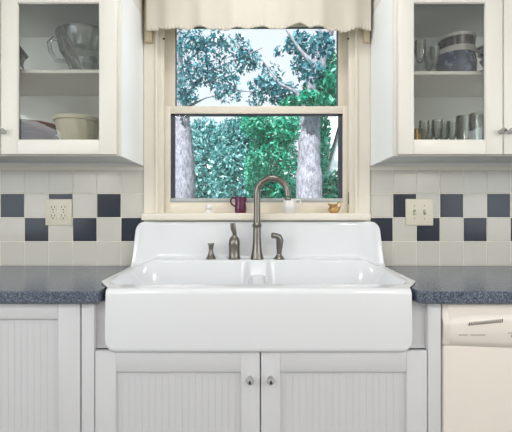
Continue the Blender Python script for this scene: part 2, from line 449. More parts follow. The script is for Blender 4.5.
# left, upper shelf: cut glass batter pitcher
c = at(83, 60, 1.65); c.z = ZSL
t = thing('glass_pitcher', 'wide cut glass pitcher bowl with loop handle on the left cabinet middle shelf', 'pitcher', c)
H_ = Z(32.5, 1.60)-ZSL; k_ = 1.25
obj('bowl', lathe(B(), [(0, 0), (.062, 0), (.064, .01), (.068, .03), (.082, .07), (.104, .11), (.116, H_-.03), (.122, H_), (.117, H_), (.111, H_-.03), (.098, .11), (.076, .07), (.06, .03), (.055, .014), (0, .012)], c+Vector((.022, 0, 0)), 36,
    mod=lambda a, k: 1+(.045*math.sin(a*9+k*1.57) if 2 <= k <= 5 or 9 <= k <= 12 else 0)), M['crystal'], t, 0)
obj('handle', tube(B(), [c+Vector((-.090, -.01, H_-.018)), c+Vector((-.112, -.02, H_-.010)), c+Vector((-.128, -.025, H_-.03)), c+Vector((-.122, -.025, H_-.065)), c+Vector((-.102, -.02, H_-.10)), c+Vector((-.062, -.01, .075))], [.008, .009, .009, .009, .008, .006], 10), M['crystal'], t)
obj('rim', lathe(B(), [(.1165, H_-.003), (.123, H_-.003), (.1235, H_+.003), (.1165, H_+.003), (.1165, H_-.003)], c+Vector((.022, 0, 0)), 48), M['crystal'], t)
c = at(17, 60, 1.60); c.z = ZSL
t = thing('cake_stand', 'cut glass stand carrying a dark square dish at left edge of left cabinet', 'stand', c)
obj('base', lathe(B(), [(0, 0), (.05, 0), (.05, .006), (.03, .02), (.022, .05), (.03, Z(57, 1.6)-ZSL), (0, Z(57, 1.6)-ZSL)], c, 20), M['crystal'], t, 20)
bm = B(); zz = Z(57, 1.6); lo_ = [(-.048, -.04), (.048, -.04), (.048, .04), (-.048, .04)]
vs = [bm.verts.new((c.x+x, c.y+y, zz)) for x, y in ((-.048, 0), (0, -.048), (.048, 0), (0, .048))]
vt = [bm.verts.new((c.x+x*.05-.0, c.y+y*.05, zz+.058)) for x, y in ((-.048, 0), (0, -.048), (.048, 0), (0, .048))]
bm.faces.new(vs[::-1]); bm.faces.new(vt)
for i in range(4): bm.faces.new((vs[i], vs[(i+1) % 4], vt[(i+1) % 4], vt[i]))
obj('lid', bm, M['slate'], t, 0)
# right, upper shelf
def bowls_right():
    c = at(455, 60, 1.62); c.z = ZSR
    h1 = .062+.006
    t = thing('serving_bowl', 'cobalt blue bowl with pale rim at the bottom of the stack in right cabinet', 'bowl', c, 'bowls stacked in the right cabinet')
    hA = Z(53, 1.62)-ZSR
    obj('bowl', lathe(B(), [(0, 0), (.068, 0), (.078, .02), (.080, hA*.55), (.074, hA*.85), (.072, hA*.85), (.072, hA*.4), (.05, .012), (0, .01)], c, 48), M['bluegl'], t)
    obj('rim', lathe(B(), [(.070, hA*.85), (.0745, hA*.85), (.0735, hA), (.070, hA), (.070, hA*.85)], c, 48), M['rimwhite'], t)
    c2 = c+Vector((.006, 0, hA))
    hB = Z(39, 1.62)-c2.z
    t = thing('serving_bowl', 'near black patterned bowl with pale bands standing on the cobalt blue bowl', 'bowl', c2, 'bowls stacked in the right cabinet')
    obj('bowl', lathe(B(), [(0, 0), (.066, 0), (.068, hB*.3), (.070, hB*.8), (.067, hB*.8), (.062, .01), (0, .008)], c2, 48), M['blackgl'], t)
    obj('rim', lathe(B(), [(.066, hB*.8), (.071, hB*.8), (.072, hB), (.068, hB), (.066, hB*.8)], c2, 48), M['rimwhite'], t)
    obj('band', lathe(B(), [(.0665, .0), (.0695, .0), (.0705, .009), (.0665, .009), (.0665, .0)], c2, 48), M['rimwhite'], t)
    c3 = at(494, 60, 1.60); c3.z = ZSR
    t = thing('striped_bowl', 'tilted dark bowl with pale stripes leaning at right end of the right cabinet shelf', 'bowl', c3)
    bo = lathe(B(), bowl_prof(.062, .052, .5, .004, .6), (0, 0, 0), 40); rb = lathe(B(), [(.0575, .044), (.063, .044), (.064, .053), (.0575, .053), (.0575, .044)], (0, 0, 0), 40)
    rs = lathe(B(), [(.05, .022), (.0565, .022), (.059, .029), (.05, .029), (.05, .022)], (0, 0, 0), 40)
    R = Matrix.Translation(c3+Vector((0, 0, .075))) @ Matrix.Rotation(-.35, 4, 'Y') @ Matrix.Rotation(.5, 4, 'X')
    for b_ in (bo, rb, rs): bmesh.ops.transform(b_, matrix=R, verts=b_.verts)
    obj('bowl', bo, M['blackgl'], t); obj('rim', rb, M['rimwhite'], t); obj('stripe', rs, M['rimwhite'], t)
    p = lathe(B(), [(0, 0), (.04, 0), (.045, .004), (.072, .018), (.071, .022), (.042, .008), (0, .007)], c3, 40)
    bmesh.ops.transform(p, matrix=Matrix.Translation((0, 0, .0)), verts=p.verts)
    bm = p
    tag(obj('side_plate', bm, M['rimwhite'], None, loc=c3), 'pale plate lying under the tilted striped bowl in the right cabinet', 'plate')
    lathe_pl = lathe(B(), [(0, 0), (.03, 0), (.04, .03), (.052, .05), (.049, .05), (.036, .03), (.026, .006), (0, .006)], c3+Vector((0, 0, .023)), 32)
    tag(obj('small_bowl', lathe_pl, M['rimwhite'], None, loc=c3+Vector((0, 0, .023))), 'small pale bowl propping up the tilted striped bowl in the right cabinet', 'bowl')
bowls_right()
def glass_proto(kind, r, h):
    if kind == 'goblet':
        pr = [(0, 0), (r*.85, 0), (r*.8, .004), (.005, .010), (.0045, h*.35), (r*.6, h*.45), (r*.98, h*.7), (r*.9, h), (r*.86, h), (r*.93, h*.7), (r*.5, h*.48), (0, h*.44)]
    else:
        pr = [(0, 0), (r*.8, 0), (r*.82, .004), (r*.95, h*.5), (r, h), (r*.94, h), (r*.88, h*.5), (r*.76, .012), (0, .010)]
    return lathe(B(), pr, (0, 0, 0), 20, mod=(lambda a, k: 1+.02*math.cos(a*10)))
gob = obj('goblet', glass_proto('goblet', .026, .128), M['crystal'], None, 12)
tum = obj('tumbler', glass_proto('tumbler', .030, .150), M['crystal'], None, 12)
first = {'goblet': True, 'tumbler': True}
def place(proto, x, D, z, s, label, cat, grp):
    o = proto if first[proto.name] else proto.copy()
    if not first[proto.name]: C.objects.link(o)
    first[proto.name] = False
    o.location = (X(x, D), D, z); o.scale = (s[0], s[0], s[1]); tag(o, label, cat, grp)
G1 = 'clear glasses on the right cabinet middle shelf'; G2 = 'clear glasses on the right cabinet bottom shelf'
place(gob, 420, 1.58, ZSR, (.9, 1.10), 'clear goblet at far left of the right cabinet middle shelf', 'glass', G1)
place(gob, 429, 1.66, ZSR, (.9, 1.12), 'clear goblet behind the others on the right cabinet middle shelf', 'glass', G1)
place(gob, 434.5, 1.57, ZSR, (.75, .88), 'short clear goblet touching the left of the blue bowls', 'glass', G1)
place(tum, 478, 1.58, ZF, (1.0, 1.0), 'tall clear tumbler at the right end of the right cabinet bottom shelf', 'glass', G2)
place(tum, 467, 1.66, ZF, (1.0, 1.07), 'tall clear tumbler behind and left of the end tumbler', 'glass', G2)
place(tum, 463, 1.56, ZF, (.85, .90), 'medium clear tumbler in front of the rear tall tumbler', 'glass', G2)
place(gob, 452, 1.58, ZF, (.85, .92), 'clear goblet in the centre of the right cabinet bottom shelf', 'glass', G2)
place(gob, 444, 1.66, ZF, (.9, 1.05), 'clear goblet in the second row left of the centre goblet', 'glass', G2)
place(gob, 437, 1.57, ZF, (.85, .95), 'clear goblet third from the left at the front of the bottom shelf', 'glass', G2)
place(gob, 429, 1.66, ZF, (.85, 1.07), 'clear goblet in the second row near the left of the bottom shelf', 'glass', G2)
place(gob, 424, 1.56, ZF, (.8, .90), 'clear goblet second from the left at the front of the bottom shelf', 'glass', G2)
o = tag(obj('candle_cup', lathe(B(), [(0, 0), (.02, 0), (.022, .03), (.026, .09), (.023, .09), (.018, .02), (0, .015)], (X(417, 1.60), 1.60, ZF+.0), 20), M['gold'], None, loc=(X(417, 1.6), 1.6, ZF)), 'small yellow gold cup at the left end of the right cabinet bottom shelf', 'cup')

# ---------------------------------------------------------------- worktops
CF = 1.19
def worktop(poly, label):
    bm = prism(B(), poly, CT-.037, CT, .004)
    return tag(obj('worktop', bm, M['top'], None, loc=(0, 0, CT-.037)), label, 'countertop', 'worktops beside the sink')
def off(p): return p
worktop([(XL+.002, CF), (-.489, CF), (-.473, CF+.012), (-.473, 1.262), (-.510, 1.318), (-.516, 1.345), (-.534, 1.70), (-.547, 1.745), (-.547, W-.0095), (XL+.002, W-.0095)], 'speckled slate blue worktop running left of the white sink')
worktop([(XR-.002, CF), (.505, CF), (.489, CF+.012), (.489, 1.262), (.526, 1.318), (.532, 1.345), (.550, 1.70), (.563, 1.745), (.563, W-.0095), (XR-.002, W-.0095)][::-1], 'speckled slate blue worktop running right of the sink above the dishwasher')

# ---------------------------------------------------------------- sink
SC = .008
def build_sink():
    t = thing('farmhouse_sink', 'white enamel double bowl farmhouse sink with high backsplash below the window', 'sink', (SC, 1.5, CZ-.42))
    # profile nodes: (Y, z, fillet radius)
    A = [(1.829, -.024, 0), (1.775, -.024, .018), (1.766, -.187, .022), (1.685, -.187, .012), (1.655, -.42, .05), (1.31, -.42, .05), (1.283, -.219, .012), (1.205, -.2215, .020), (1.200, -.4165, .018), (1.29, -.4165, 0)]
    Cc = [list(p) for p in A]; Cc[4] = (1.63, -.245, .03); Cc[5] = (1.33, -.245, .02); Cc[6] = (1.28, -.219, .012)
    Bb = [list(p) for p in A]
    Bb[2] = (1.752, -.218, .02); Bb[3] = (1.68, -.219, .01); Bb[4] = (1.60, -.220, .02); Bb[5] = (1.36, -.220, .02); Bb[6] = (1.283, -.220, .012); Bb[7] = (1.205, -.2225, .020)
    NF = 7
    def expand(P):
        out = []
        for i, (y, z, r) in enumerate(P):
            p = Vector((y, z))
            if r == 0: out.append((p, i)); continue
            a = Vector(P[i-1][:2])-p; b = Vector(P[i+1][:2])-p
            la, lb = a.length, b.length; a.normalize(); b.normalize()
            ang = a.angle(b, PI)
            tl = min(r/math.tan(max(ang, .05)/2) if ang < PI-.01 else r, la*.48, lb*.48)
            p0, p1 = p+a*tl, p+b*tl
            for k in range(NF):
                s = k/(NF-1); q = p0*(1-s)**2+p*2*s*(1-s)+p1*s*s      # quadratic fillet
                out.append((q, i))
        return out
    ss = lambda x, a, b: (lambda q: q*q*(3-2*q))(min(1, max(0, (x-a)/(b-a))))
    cols = sorted(set([round(-1+2*i/170, 5) for i in range(171)]+[s*(1-.0012*k*k) for s in (1, -1) for k in range(9)]))
    bm = B(); grid = []; sk = []
    for u in cols:
        xa = abs(u)*.553
        e = 1-ss(xa, .37, .541)
        e2 = 1-ss(xa, .440, .540)
        d = ss(abs(u)*.553, .016, .05)
        PA, PB, PC = A, Bb, Cc
        P = []
        for i in range(len(A)):
            dd = d
            if i == 4: dd = ss(xa, .030, .075)      # divider flares where it meets the back wall
            ee = e2 if i <= 3 else e
            y = (PA[i][0]*dd+PC[i][0]*(1-dd))*ee+PB[i][0]*(1-ee)
            z = (PA[i][1]*dd+PC[i][1]*(1-dd))*ee+PB[i][1]*(1-ee)
            r = PA[i][2] if i not in (4, 5) else (PA[i][2]*dd*ee+.02*(1-dd*ee))
            if i in (1, 2):                         # rolled border up the ends of the backsplash
                y -= .020*ss(xa, .455, .525)
            if i in (0, 1):
                R_ = .040; q = max(0, abs(u)*.5415-(.5415-R_)); z -= R_-math.sqrt(max(0, R_*R_-q*q))
            if i in (8, 9):                         # rounded lower corners of the apron
                R_ = .030; q = max(0, abs(u)*.4646-(.4646-R_)); z += R_-math.sqrt(max(0, R_*R_-q*q))
            P.append((y, z, r))
        E = expand(P); col = []; skirt = []
        for (q, i) in E:
            y, z = q
            if y > 1.75: w = .5415+(.553-.5415)*ss(z, -.17, -.215) if False else .5415+.0115*(1-ss(z, -.215, -.16))
            elif y > 1.33: w = .553-(1.75-y)/.42*.023
            elif y > 1.235: w = .4646+(.53-.4646)*ss(y, 1.235, 1.33)
            else: w = .4646
            if i <= 2 and q[1] > -.2: w = .5415+.0115*(1-ss(z, -.215, -.16))
            x = SC+u*w
            col.append(bm.verts.new((x, y, CZ+z)))
            if abs(u) > .99999:
                if i <= 2 and z > -.205: s_ = (x, 1.829, CZ+z)
                elif i >= 7 and z < -.2235: s_ = (x, 1.29, CZ+z)
                else: s_ = (x, y+ (.01 if i > 6 else 0), CZ+z-.0045)
                skirt.append(bm.verts.new(s_))
        grid.append(col)
        if skirt: sk.append((col, skirt))
    for a, b in zip(grid, grid[1:]):
        for k in range(len(a)-1): bm.faces.new((a[k], b[k], b[k+1], a[k+1]))
    for col, skirt in sk:
        for k in range(len(col)-1):
            try: bm.faces.new((col[k], col[k+1], skirt[k+1], skirt[k]))
            except ValueError: pass
    obj('basin', bm, M['enamel'], t, 50)
    for sx in (-.23, .23):
        c = (SC+sx, 1.48, CZ-.4195)
        obj('drain', lathe(B(), [(0, .001), (.02, .001), (.024, .004), (.042, .003), (.044, 0), (0, 0)], c, 32), M['steel'], t)
build_sink()

# ---------------------------------------------------------------- tap set on the ledge (fittings are screwed into the sink ledge)
DZ = 1.722; LZ = CZ-.187
def pxs(v): return v*DZ/F
c = Vector((X(257, DZ), DZ, LZ))
t = thing('kitchen_faucet', 'tall brushed nickel gooseneck faucet in the middle of the sink ledge', 'faucet', c)
hb = Z(225, DZ)-LZ
prof = [(0, 0), (.0285, 0), (.0290, .006), (.0265, .012), (.0225, .028), (.0190, .060), (.0172, .10), (.0165, hb-.012), (.0195, hb-.008), (.0205, hb), (.0175, hb+.005), (.0155, hb+.008), (0, hb+.008)]
obj('body', lathe(B(), prof, c, 40), M['nickel'], t)
r_arc = (X(287, DZ)-c.x)/2; zc = Z(178.5, DZ)-r_arc
pts = [c+Vector((0, 0, hb+.003)), c+Vector((0, 0, hb+.05))]
cen = Vector((c.x+r_arc, c.y, zc+.0)); rad = [.0150, .0142]
for k in range(0, 25):
    a = PI-k/24*PI*1.0
    pts.append(Vector((cen.x+r_arc*math.cos(a), c.y-.02*k/24, cen.z+r_arc*math.sin(a)))); rad.append(.0140-.0015*k/24)
pts.append(Vector((cen.x+r_arc+.002, c.y-.021, Z(196, DZ)))); rad.append(.0125)
obj('spout', tube(B(), pts, rad, 24), M['nickel'], t, 60)
tip = pts[-1]
obj('aerator', lathe(B(), [(0, 0), (.0135, 0), (.0145, .003), (.0145, .010), (.0125, .013), (0, .013)], (tip.x, tip.y, Z(200.5, DZ)), 24), M['nickel'], t)
# lever body
c = Vector((X(234.3, DZ), DZ, LZ))
t = thing('faucet_handle', 'brushed nickel single lever control just left of the gooseneck faucet', 'tap handle', c)
hh = Z(236, DZ)-LZ
obj('body', lathe(B(), [(0, 0), (.0270, 0), (.0275, .005), (.0245, .010), (.0235, .03), (.0232, hh*.55), (.0250, hh*.62), (.0245, hh*.72), (.0215, hh*.88), (.012, hh), (0, hh+.002)], c, 36), M['nickel'], t)
lv = [c+Vector((.001, 0, hh-.006)), c+Vector((.001, -.002, hh+.014)), c+Vector((-.004, -.004, hh+.032)), c+Vector((-.007, -.005, Z(223, DZ)-LZ))]
obj('lever', tube(B(), lv, [.0085, .0095, .0120, .0110], 16, .5), M['nickel'], t)
# air gap / soap dispenser
c = Vector((X(211, DZ), DZ, LZ))
t = thing('soap_dispenser', 'short brushed nickel waisted soap dispenser at left end of the tap set', 'dispenser', c)
hs = Z(243, DZ)-LZ
obj('body', lathe(B(), [(0, 0), (.0215, 0), (.0215, .005), (.0165, .012), (.0115, .028), (.0095, .042), (.0110, .050), (0, .051)], c, 32), M['nickel'], t)
obj('pump', lathe(B(), [(.0085, .045), (.0105, .052), (.0130, hs-.008), (.0150, hs-.004), (.0140, hs), (0, hs)], c, 32), M['nickel'], t)
# side spray
c = Vector((X(279, DZ), DZ, LZ))
t = thing('side_sprayer', 'brushed nickel side sprayer with bent head right of the gooseneck faucet', 'sprayer', c)
obj('base', lathe(B(), [(0, 0), (.0230, 0), (.0235, .004), (.019, .009), (.0125, .016), (.0115, .022), (0, .022)], c, 32), M['nickel'], t)
obj('spray_head', tube(B(), [c+Vector((0, 0, .018)), c+Vector((.001, 0, .04)), c+Vector((.003, 0, .065)), c+Vector((.004, -.001, .082)), c+Vector((-.002, -.004, .096)), c+Vector((-.014, -.010, .102)), c+Vector((-.031, -.016, .104))],
    [.0095, .0120, .0150, .0160, .0150, .0120, .0125], 20), M['nickel'], t, 60)

# ---------------------------------------------------------------- things on the window stool
SZ = CZ+.013; DS = 1.80
c = Vector((X(240.5, DS), DS, SZ))
t = thing('cream_jug', 'small plum purple jug on the sill, left of the faucet', 'jug', c)
hj = Z(197, DS)-SZ
obj('jug_body', lathe(B(), [(0, 0), (.024, 0), (.026, .004), (.0275, .02), (.0262, .035), (.0245, .045), (.0265, hj), (.0235, hj), (.0215, .045), (.0235, .02), (0, .006)], c, 40,
    mod=lambda a, k: 1+(.16*max(0, math.cos(a))**6 if k in (6, 7) else 0)), M['purple'], t)
obj('handle', tube(B(), [c+Vector((-.024, 0, hj-.006)), c+Vector((-.034, 0, hj-.003)), c+Vector((-.043, 0, hj-.010)), c+Vector((-.045, 0, hj-.022)), c+Vector((-.039, 0, hj-.034)), c+Vector((-.025, 0, hj-.044))], .0040, 10), M['purple'], t)
c = Vector((X(289.5, 1.785), 1.785, SZ))
t = thing('white_creamer', 'small white china creamer with loop handle behind the faucet spout on sill', 'creamer', c)
hw = Z(199, 1.785)-SZ
obj('creamer_body', lathe(B(), [(0, 0), (.020, 0), (.021, .004), (.028, .018), (.030, .032), (.027, .046), (.028, hw), (.0255, hw), (.0245, .046), (.0265, .03), (0, .006)], c, 40), M['china'], t)
obj('handle', tube(B(), [c+Vector((.026, 0, hw-.008)), c+Vector((.036, 0, hw-.001)), c+Vector((.047, 0, hw-.003)), c+Vector((.051, 0, hw-.016)), c+Vector((.044, 0, hw-.030)), c+Vector((.028, 0, hw-.040))], .0034, 10), M['china'], t)
c = Vector((X(334, 1.79), 1.79, SZ))
t = thing('gold_creamer', 'small gold lustre creamer at the right end of the window sill', 'creamer', c)
bo = lathe(B(), [(0, 0), (.016, 0), (.018, .003), (.026, .012), (.0265, .020), (.019, .030), (.014, .034), (.0165, .040), (.0135, .040), (.011, .034), (.018, .02), (0, .005)], c, 36)
obj('creamer_body', bo, M['gold'], t)
obj('spout', tube(B(), [c+Vector((-.010, 0, .034)), c+Vector((-.020, 0, .037)), c+Vector((-.028, 0, .040))], [.007, .006, .003], 12, .7), M['gold'], t)
obj('handle', tube(B(), [c+Vector((.012, 0, .036)), c+Vector((.020, 0, .050)), c+Vector((.028, 0, .050)), c+Vector((.031, 0, .036)), c+Vector((.024, 0, .018))], .0036, 10), M['gold'], t)
c = Vector((X(209, 1.79), 1.79, SZ))
t = thing('bird_figurine', 'tiny white figurine on a round foot at left of the window sill', 'figurine', c)
obj('foot', lathe(B(), [(0, 0), (.022, 0), (.021, .005), (.012, .011), (.008, .016), (0, .017)], c, 24), M['china'], t)
bm = B(); bmesh.ops.create_uvsphere(bm, u_segments=24, v_segments=16, radius=1)
for v in bm.verts:
    x, y, z = v.co; k = 1+.35*max(0, z)
    v.co = Vector((c.x+.014*x-(.003*z if z > 0 else 0), c.y+.011*y, c.z+.0265+.0115*z*k))
obj('body', bm, M['china'], t)
# pull cord
t = thing('blind_cord', 'thin brown blind cord hanging at the right side of the window', 'cord', (X(348.6, 1.82), 1.82, Z(204, 1.82)))
obj('cord', tube(B(), [(X(348.6, 1.838), 1.838, Z(38, 1.838)), (X(348.6, 1.838), 1.838, Z(192, 1.838))], .0012, 8), M['trim'], t)
obj('tassel', tube(B(), [(X(348.6, 1.838), 1.838, Z(192, 1.838)), (X(348.6, 1.838), 1.838, Z(204, 1.838))], [.0022, .0035], 10), M['screw'], t)

# ---------------------------------------------------------------- wall plates
def outlet(px0, px1, py0, py1, cat, label, kind):
    x0, x1, z0, z1 = X(px0, W), X(px1, W), Z(py1, W), Z(py0, W)
    yb = W-.0086
    t = thing('electrical_outlet' if kind == 'outlet' else 'light_switch', label, cat, ((x0+x1)/2, yb, z0))
    obj('cover_plate', box(B(), x0, x1, yb-.006, yb, z0, z1, .003), M['plate'], t)
    xm = (x0+x1)/2; zm = (z0+z1)/2
    for sx in (-1, 1):
        cx = xm+sx*.0235
        if kind == 'outlet':
            for sz in (-1, 1):
                cz = zm+sz*.0195
                r = obj('receptacle', box(B(), cx-.0165, cx+.0165, yb-.0085, yb-.005, cz-.0145, cz+.0145, .0025), M['plate'], t)
                bm = B(); box(bm, cx-.0085, cx-.0058, yb-.0088, yb-.0078, cz-.001, cz+.009); box(bm, cx+.0058, cx+.0085, yb-.0088, yb-.0078, cz-.001, cz+.009)
                lathe(bm, [(.003, 0), (.003, .001)], (cx, yb-.0078, cz-.0078), 12, 'y')
                obj('slots', bm, M['dark'], r, 0)
            obj('screw', lathe(B(), [(.0025, 0), (.0025, .0075)], (cx, yb, zm), 12, 'y'), M['screw'], t)
        else:
            bm = B(); box(bm, cx-.0055, cx+.0055, yb-.0072, yb-.005, zm-.012, zm+.012)
            sl = obj('switch_slot', bm, M['dwgrey'], t, 0)
            bm = B(); box(bm, cx-.004, cx+.004, yb-.018, yb-.006, zm+sx*.004-.005, zm+sx*.004+.005, .0015)
            obj('toggle', bm, M['plate'], sl)
            for dz in (-.03, .03):
                obj('screw', lathe(B(), [(.0022, 0), (.0022, .0072)], (cx, yb, zm+dz), 12, 'y'), M['screw'], t)
outlet(46.8, 73.2, 199.2, 225.2, 'outlet', 'ivory double outlet plate on the checkered tiles left of the sink', 'outlet')
outlet(404.5, 432, 199, 225.5, 'switch', 'ivory double switch plate on the checkered tiles right of the sink', 'switch')

# ---------------------------------------------------------------- base cabinets
DB = 1.215; FB = 1.236           # door front, face frame front
def base_door(t, x0, x1, z0, z1, il, ir, top, beads, kx=None, kz=None):
    bm = B(); frame4(bm, x0, x1, z0, z1, DB, FB-.002, il, ir, .07, top, .0025)
    frame4(bm, x0+il-.004, x1-ir+.004, z0+.066, z1-top+.004, DB+.005, DB+.012, .006, .006, .006, .006, .002)
    d = obj('door', bm, M['base'], t)
    bm = B(); xa, xb = x0+il-.003, x1-ir+.003
    n = max(1, round((xb-xa)/.0205)); w = (xb-xa)/n
    for k in range(n):
        box(bm, xa+k*w+.0001, xa+(k+1)*w-.0001, DB+.0095, DB+.015, z0+.068, z1-top+.003, .0007, 1)
    box(bm, xa, xb, DB+.0115, DB+.017, z0+.068, z1-top+.003)
    obj('panel', bm, M['base'], d, 0)
    if kx is not None:
        knob(d, kx, DB, kz, .0125)
    return d
def base_carcass(t, x0, x1, zt, hole=None):
    bm = B()
    box(bm, x0, x0+.018, FB+.019, W-.01, .0, zt); box(bm, x1-.018, x1, FB+.019, W-.01, .0, zt)
    box(bm, x0+.018, x1-.018, FB+.019, W-.01, .10, .118)
    box(bm, x0+.018, x1-.018, W-.022, W-.012, .118, zt-.02)
    box(bm, x0+.018, x1-.018, FB+.06, FB+.075, 0, .10)
    obj('carcass', bm, M['base'], t, 0)
zt = CT-.037
# left base cabinet
xs = X(79.8, DB)
t = thing('base_cabinet', 'white base cabinet with panelled doors left of the sink cabinet', 'cabinet', (-1.0, 1.53, 0))
base_carcass(t, XL+.003, X(80.3, DB), zt)
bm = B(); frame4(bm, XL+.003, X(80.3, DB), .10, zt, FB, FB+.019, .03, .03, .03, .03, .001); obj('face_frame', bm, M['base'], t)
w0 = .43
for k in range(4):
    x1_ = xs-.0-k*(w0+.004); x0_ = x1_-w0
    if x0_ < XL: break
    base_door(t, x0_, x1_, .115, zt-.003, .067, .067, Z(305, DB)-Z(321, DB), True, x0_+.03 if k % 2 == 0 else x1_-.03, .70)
# sink base
t = thing('sink_cabinet', 'white double door base cabinet directly under the farmhouse sink', 'cabinet', (.03, 1.53, 0))
a, b = X(80.9, DB), .5665
zdt = CZ-.4135
bm = B(); 
box(bm, a, a+.018, FB+.019, W-.01, 0, zt); box(bm, b-.018, b, FB+.019, W-.01, 0, zt); box(bm, a+.018, b-.018, FB+.019, W-.01, .10, .118); box(bm, a+.018, b-.018, FB+.06, FB+.075, 0, .10)
obj('carcass', bm, M['base'], t, 0)
bm = B()
box(bm, a+.001, X(103, FB)-.012+.012, FB-.018, FB+.018, .10, zt-.001, .0015); box(bm, X(427.5, FB), b, FB-.018, FB+.018, .10, zt-.001, .0015)
box(bm, X(412, FB)+.006, X(427.5, FB)+.001, FB, FB+.018, .10, zt-.001)
box(bm, a+.02, b-.02, FB+.001, FB+.018, .10, .14); box(bm, a+.03, b-.03, FB+.001, FB+.018, zdt-.05, zdt-.004)
bm.free(); bm = B()
xl = X(94.6, DB); xr = X(427.6, DB)
box(bm, a+.001, xl-.002, DB+.001, FB+.018, .10, zt-.001, .0015)      # left stile, flush with doors
box(bm, xr+.002, b, DB+.001, FB+.018, .10, zt-.001, .0015)
box(bm, xl-.004, -.4646+SC-.004, FB, FB+.018, zdt+.002, zt-.001); box(bm, .4646+SC+.004, xr+.004, FB, FB+.018, zdt+.002, zt-.001)
box(bm, xl-.004, xr+.004, FB, FB+.018, .10, .14)
obj('face_frame', bm, M['base'], t)
xm = X(260.4, DB)
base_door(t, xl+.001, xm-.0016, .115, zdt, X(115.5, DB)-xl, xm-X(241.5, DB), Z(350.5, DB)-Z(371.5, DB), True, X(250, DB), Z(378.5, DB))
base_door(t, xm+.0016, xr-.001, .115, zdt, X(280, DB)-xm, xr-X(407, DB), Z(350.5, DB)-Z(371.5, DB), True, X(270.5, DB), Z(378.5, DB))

# ---------------------------------------------------------------- dishwasher
def dishwasher():
    x0, x1 = X(442.6, DB)+.0, X(442.6, DB)+.598
    t = thing('dishwasher', 'off white dishwasher under the right worktop with slotted vent', 'dishwasher', ((x0+x1)/2, 1.5, 0))
    zc = Z(345, DB); zt_ = CT-.041
    obj('tub', box(B(), x0+.006, x1-.006, DB+.03, W-.03, .11, zt_-.006), M['dw'], t, 0)
    obj('door', box(B(), x0+.004, x1-.004, DB+.006, DB+.032, .13, zc-.003, .008, 4), M['dw'], t)
    # control panel: curved lower lip
    bm = B(); n = 40; rows = []
    prof = [(DB+.030, zt_), (DB+.004, zt_), (DB-.000, zt_-.004), (DB-.002, zt_-.042), (DB-.010, zt_-.050), (DB-.013, zt_-.062), (DB-.011, zc+.022), (DB-.004, zc+.008), (DB+.004, zc), (DB+.030, zc)]
    for i in range(n+1):
        u = i/n; x = x0+.003+(x1-x0-.006)*u; arch = (1-(2*u-1)**2)
        s = min(1, min(u, 1-u)/.035)
        edge = (1-math.sqrt(max(0, 1-(1-s)**2)))
        row = []
        for j, (y, z) in enumerate(prof):
            yy = y+.012*edge if j < 8 and j > 0 else y
            zz = z+(.018*arch-.004 if j in (4, 5) else 0)-(.010*arch if j in (6, 7, 8, 9) else 0)
            if 3 == j: zz = z+.018*arch-.002
            row.append(bm.verts.new((x, min(yy, DB+.03), zz)))
        rows.append(row)
    for a, b in zip(rows, rows[1:]):
        for j in range(len(prof)-1): bm.faces.new((a[j], b[j], b[j+1], a[j+1]))
    bm.faces.new(rows[0]); bm.faces.new(rows[-1][::-1])
    cp = obj('control_panel', bm, M['dw'], t, 30)
    bm = B()
    for k in range(17):
        px = 468+k*2.05; py = 323.3-k*.20
        p = at(px, py, DB-.007)
        c0 = [bm.verts.new((p.x+dx, DB-.0155+.003*(dz > 0), p.z+dz)) for dx, dz in ((-.0026, -.0048), (-.0002, -.0048), (.0040, .0048), (.0016, .0048))]
        c1 = [bm.verts.new(v.co+Vector((0, .008, 0))) for v in c0]
        bm.faces.new(c0); bm.faces.new(c1[::-1])
        for i in range(4): bm.faces.new((c0[i], c1[i], c1[(i+1) % 4], c0[(i+1) % 4]))
    o = obj('vent_slots', bm, M['dark'], cp, 0)
    bm = B()
    for a_, b_, y_ in ((459, 467, 335), (470.5, 484, 335), (508, 512, 333)):
        q = a_
        while q < b_:
            w = random.uniform(.6, 1.4); p = at(q, y_, DB-.012); box(bm, p.x, p.x+w*.0026, DB-.0128, DB-.0105, p.z-.0014, p.z+.0014); q += w+.45
    obj('printed_legend', bm, M['dwgrey'], cp, 0)
    obj('button', lathe(B(), [(.005, 0), (.005, .004), (.003, .005)], (X(510.5, DB), DB-.0105, Z(335, DB)), 16, 'y'), M['dwgrey'], cp)
    obj('toe_panel', box(B(), x0+.01, x1-.01, DB+.05, DB+.07, 0, .12), M['dark'], t, 0)
dishwasher()
xd = X(442.6, DB)+.602
t = thing('base_cabinet', 'white base cabinet at the far right beyond the dishwasher', 'cabinet', (2.0, 1.53, 0))
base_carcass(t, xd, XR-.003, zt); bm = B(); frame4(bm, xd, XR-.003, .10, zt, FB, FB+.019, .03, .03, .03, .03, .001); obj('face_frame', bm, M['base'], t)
base_door(t, xd+.01, xd+.6, .115, zt-.003, .067, .067, .05, True, xd+.57, .7); base_door(t, xd+.604, XR-.02, .115, zt-.003, .067, .067, .05, True, xd+.635, .7)

